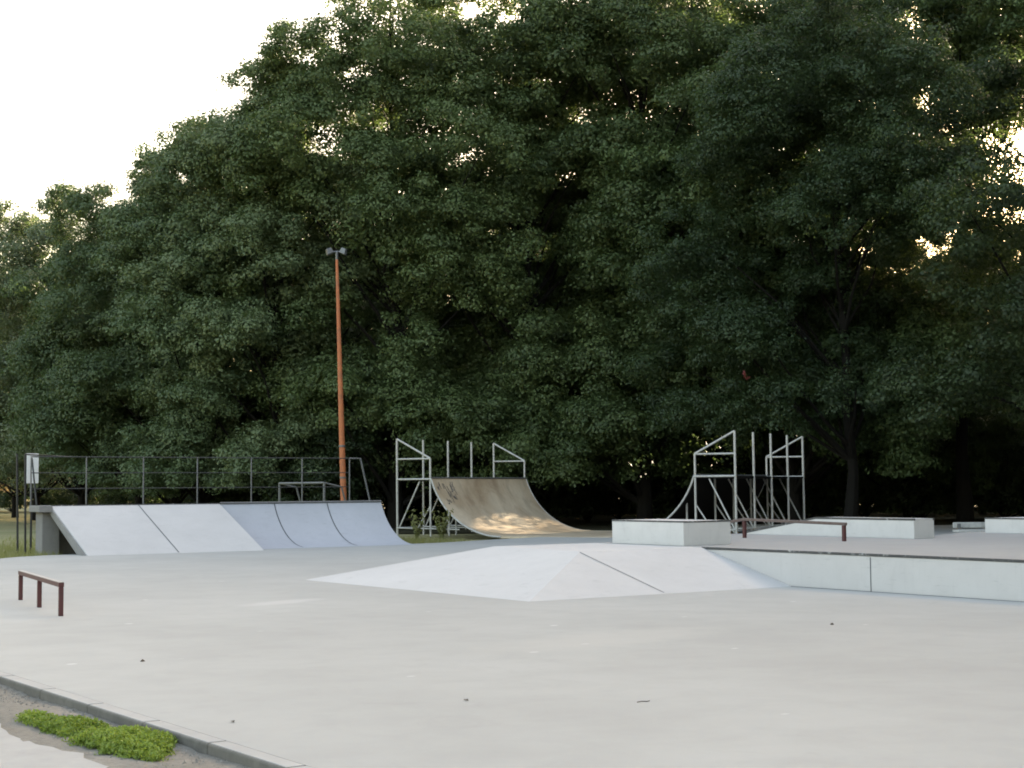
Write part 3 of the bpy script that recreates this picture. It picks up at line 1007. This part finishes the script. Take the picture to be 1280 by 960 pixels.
# gravel and dry crumbs on the soil strip
sg = np.random.default_rng(21)
gm = MB()
for k in range(2600):
    u = sg.uniform(-11, 5)
    v = -7.88 - abs(sg.normal(0, .22)) - (.02 if k % 3 else 0)
    if v < -8.75: continue
    r = .0035 + .011*sg.random()**3
    z = -.048
    a = sg.uniform(0, 6.28)
    e = [(v + r*math.cos(a+t)*sg.uniform(.7, 1.2), u + r*math.sin(a+t)*sg.uniform(.7, 1.2), z) for t in (0, 2.09, 4.19)]
    gm.poly(e + [(v, u, z + r*1.1)], [(0, 1, 3), (1, 2, 3), (2, 0, 3)])
tag(gm.build('gravel', 'gravel', loc=W(0, 0), rz=PARK), 'loose gravel and crumbs along the kerb', kind='stuff')

# taller weeds at the foot of the left half pipe frame
for (x, y, n, lab) in ((-2.1, 46.6, 60, 'tall ragged weed at the foot of the left half pipe frame'), (-2.85, 46.9, 34, 'thin weed leaning beside the outer half pipe post')):
    P, Nn = [], []
    rr = random.Random(n)
    for k in range(n):
        a = rr.uniform(0, 6.28); l = rr.uniform(.3, .95)
        for j in range(6):
            f = j/5
            P.append((math.cos(a)*l*.35*f**1.4, math.sin(a)*l*.35*f**1.4, l*f))
            Nn.append((math.cos(a)+rr.uniform(-.5, .5), math.sin(a)+rr.uniform(-.5, .5), rr.uniform(.2, 1)))
    me = leaf_mesh('tall_weed', np.array(P), np.array(Nn), np.full(len(P), .15), np.random.default_rng(n).uniform(0, .6, len(P)), 'grass', .35)
    o = bpy.data.objects.new('tall_weed', me); COL.objects.link(o); o.location = (x, y, -.1)
    tag(o, lab, 'weed')

deb = [(-3.15, 13.47, 'crumb', 'dark crumb of soil on the plaza right of the short red rail'),
       (-.33, 10.86, 'leaf', 'curled dry leaf lying in the middle foreground of the plaza'),
       (.87, 10.71, 'twig', 'thin dry twig lying on the plaza right of the curled leaf'),
       (3.31, 16.5, 'crumb', 'dark crumb on the plaza floor in front of the platform wall'),
       (-1.76, 9.94, 'leaf', 'dry leaf lying on the plaza close to the kerb')]
for x, y, k, lab in deb:
    m = MB()
    if k == 'twig':
        m.tube([(-.05, 0, .004), (-.01, .012, .006), (.03, .004, .004), (.055, .016, .005)], .003, 5)
    elif k == 'leaf':
        m.poly([(-.035, 0, .002), (-.01, .018, .014), (.03, .004, .004), (.0, -.016, .012), (0, 0, .004)], [(0, 4, 1), (1, 4, 2), (2, 4, 3), (3, 4, 0)])
    else:
        m.poly([(-.02, -.015, 0), (.022, -.012, 0), (.016, .018, 0), (-.016, .014, 0), (-.008, -.004, .02), (.01, .004, .017)],
               [(0, 1, 5, 4), (1, 2, 5), (2, 3, 4, 5), (3, 0, 4), (3, 2, 1, 0)])
    o = m.build({'twig': 'twig', 'leaf': 'dry_leaf', 'crumb': 'soil_crumb'}[k], 'debris', loc=(x, y, .001), rz=.45 if k == 'twig' else random.uniform(0, 3))
    tag(o, lab, {'twig': 'twig', 'leaf': 'leaf', 'crumb': 'crumb'}[k])

# ------------------------------------------------------------------ camera, light
cam = bpy.data.cameras.new('camera')
cam.sensor_width = 36
cam.lens = 1967.7/1280*36
cam.clip_start = .1
cam.clip_end = 2000
co = bpy.data.objects.new('camera', cam)
COL.objects.link(co)
co.location = (0, 0, 1.45)
co.rotation_euler = (Matrix.Rotation(math.pi/2+.0656, 3, 'X') @ Matrix.Rotation(-.0074, 3, 'Z')).to_euler()
scene.camera = co

w = bpy.data.worlds.new('World'); scene.world = w; w.use_nodes = True
nt = w.node_tree
sky = nt.nodes.new('ShaderNodeTexSky')
sky.sky_type = 'NISHITA'; sky.sun_disc = False
sky.sun_elevation = SUN_EL; sky.sun_rotation = SUN_AZ
sky.air_density = 1.0; sky.dust_density = 5.0; sky.ozone_density = .3
nt.links.new(sky.outputs[0], nt.nodes['Background'].inputs[0])
nt.nodes['Background'].inputs[1].default_value = .15

sun = bpy.data.lights.new('sun', 'SUN'); sun.energy = 5.0; sun.angle = R(.5); sun.color = (1, .89, .72)
so = bpy.data.objects.new('sun', sun); COL.objects.link(so)
so.rotation_euler = Vector(SUN_D).to_track_quat('Z', 'Y').to_euler()
so.location = (20, 80, 40)

vs = scene.view_settings
vs.view_transform = 'Standard'; vs.look = 'None'; vs.gamma = 1; vs.use_curve_mapping = False
vs.exposure = 2.75
vs.use_white_balance = True
vs.white_balance_temperature = 7600
vs.white_balance_tint = 12
cy = scene.cycles
cy.max_bounces = 6; cy.diffuse_bounces = 3; cy.glossy_bounces = 2; cy.transmission_bounces = 3; cy.transparent_max_bounces = 4
cy.use_denoising = True
cy.filter_width = 1.85
cy.sample_clamp_indirect = 6
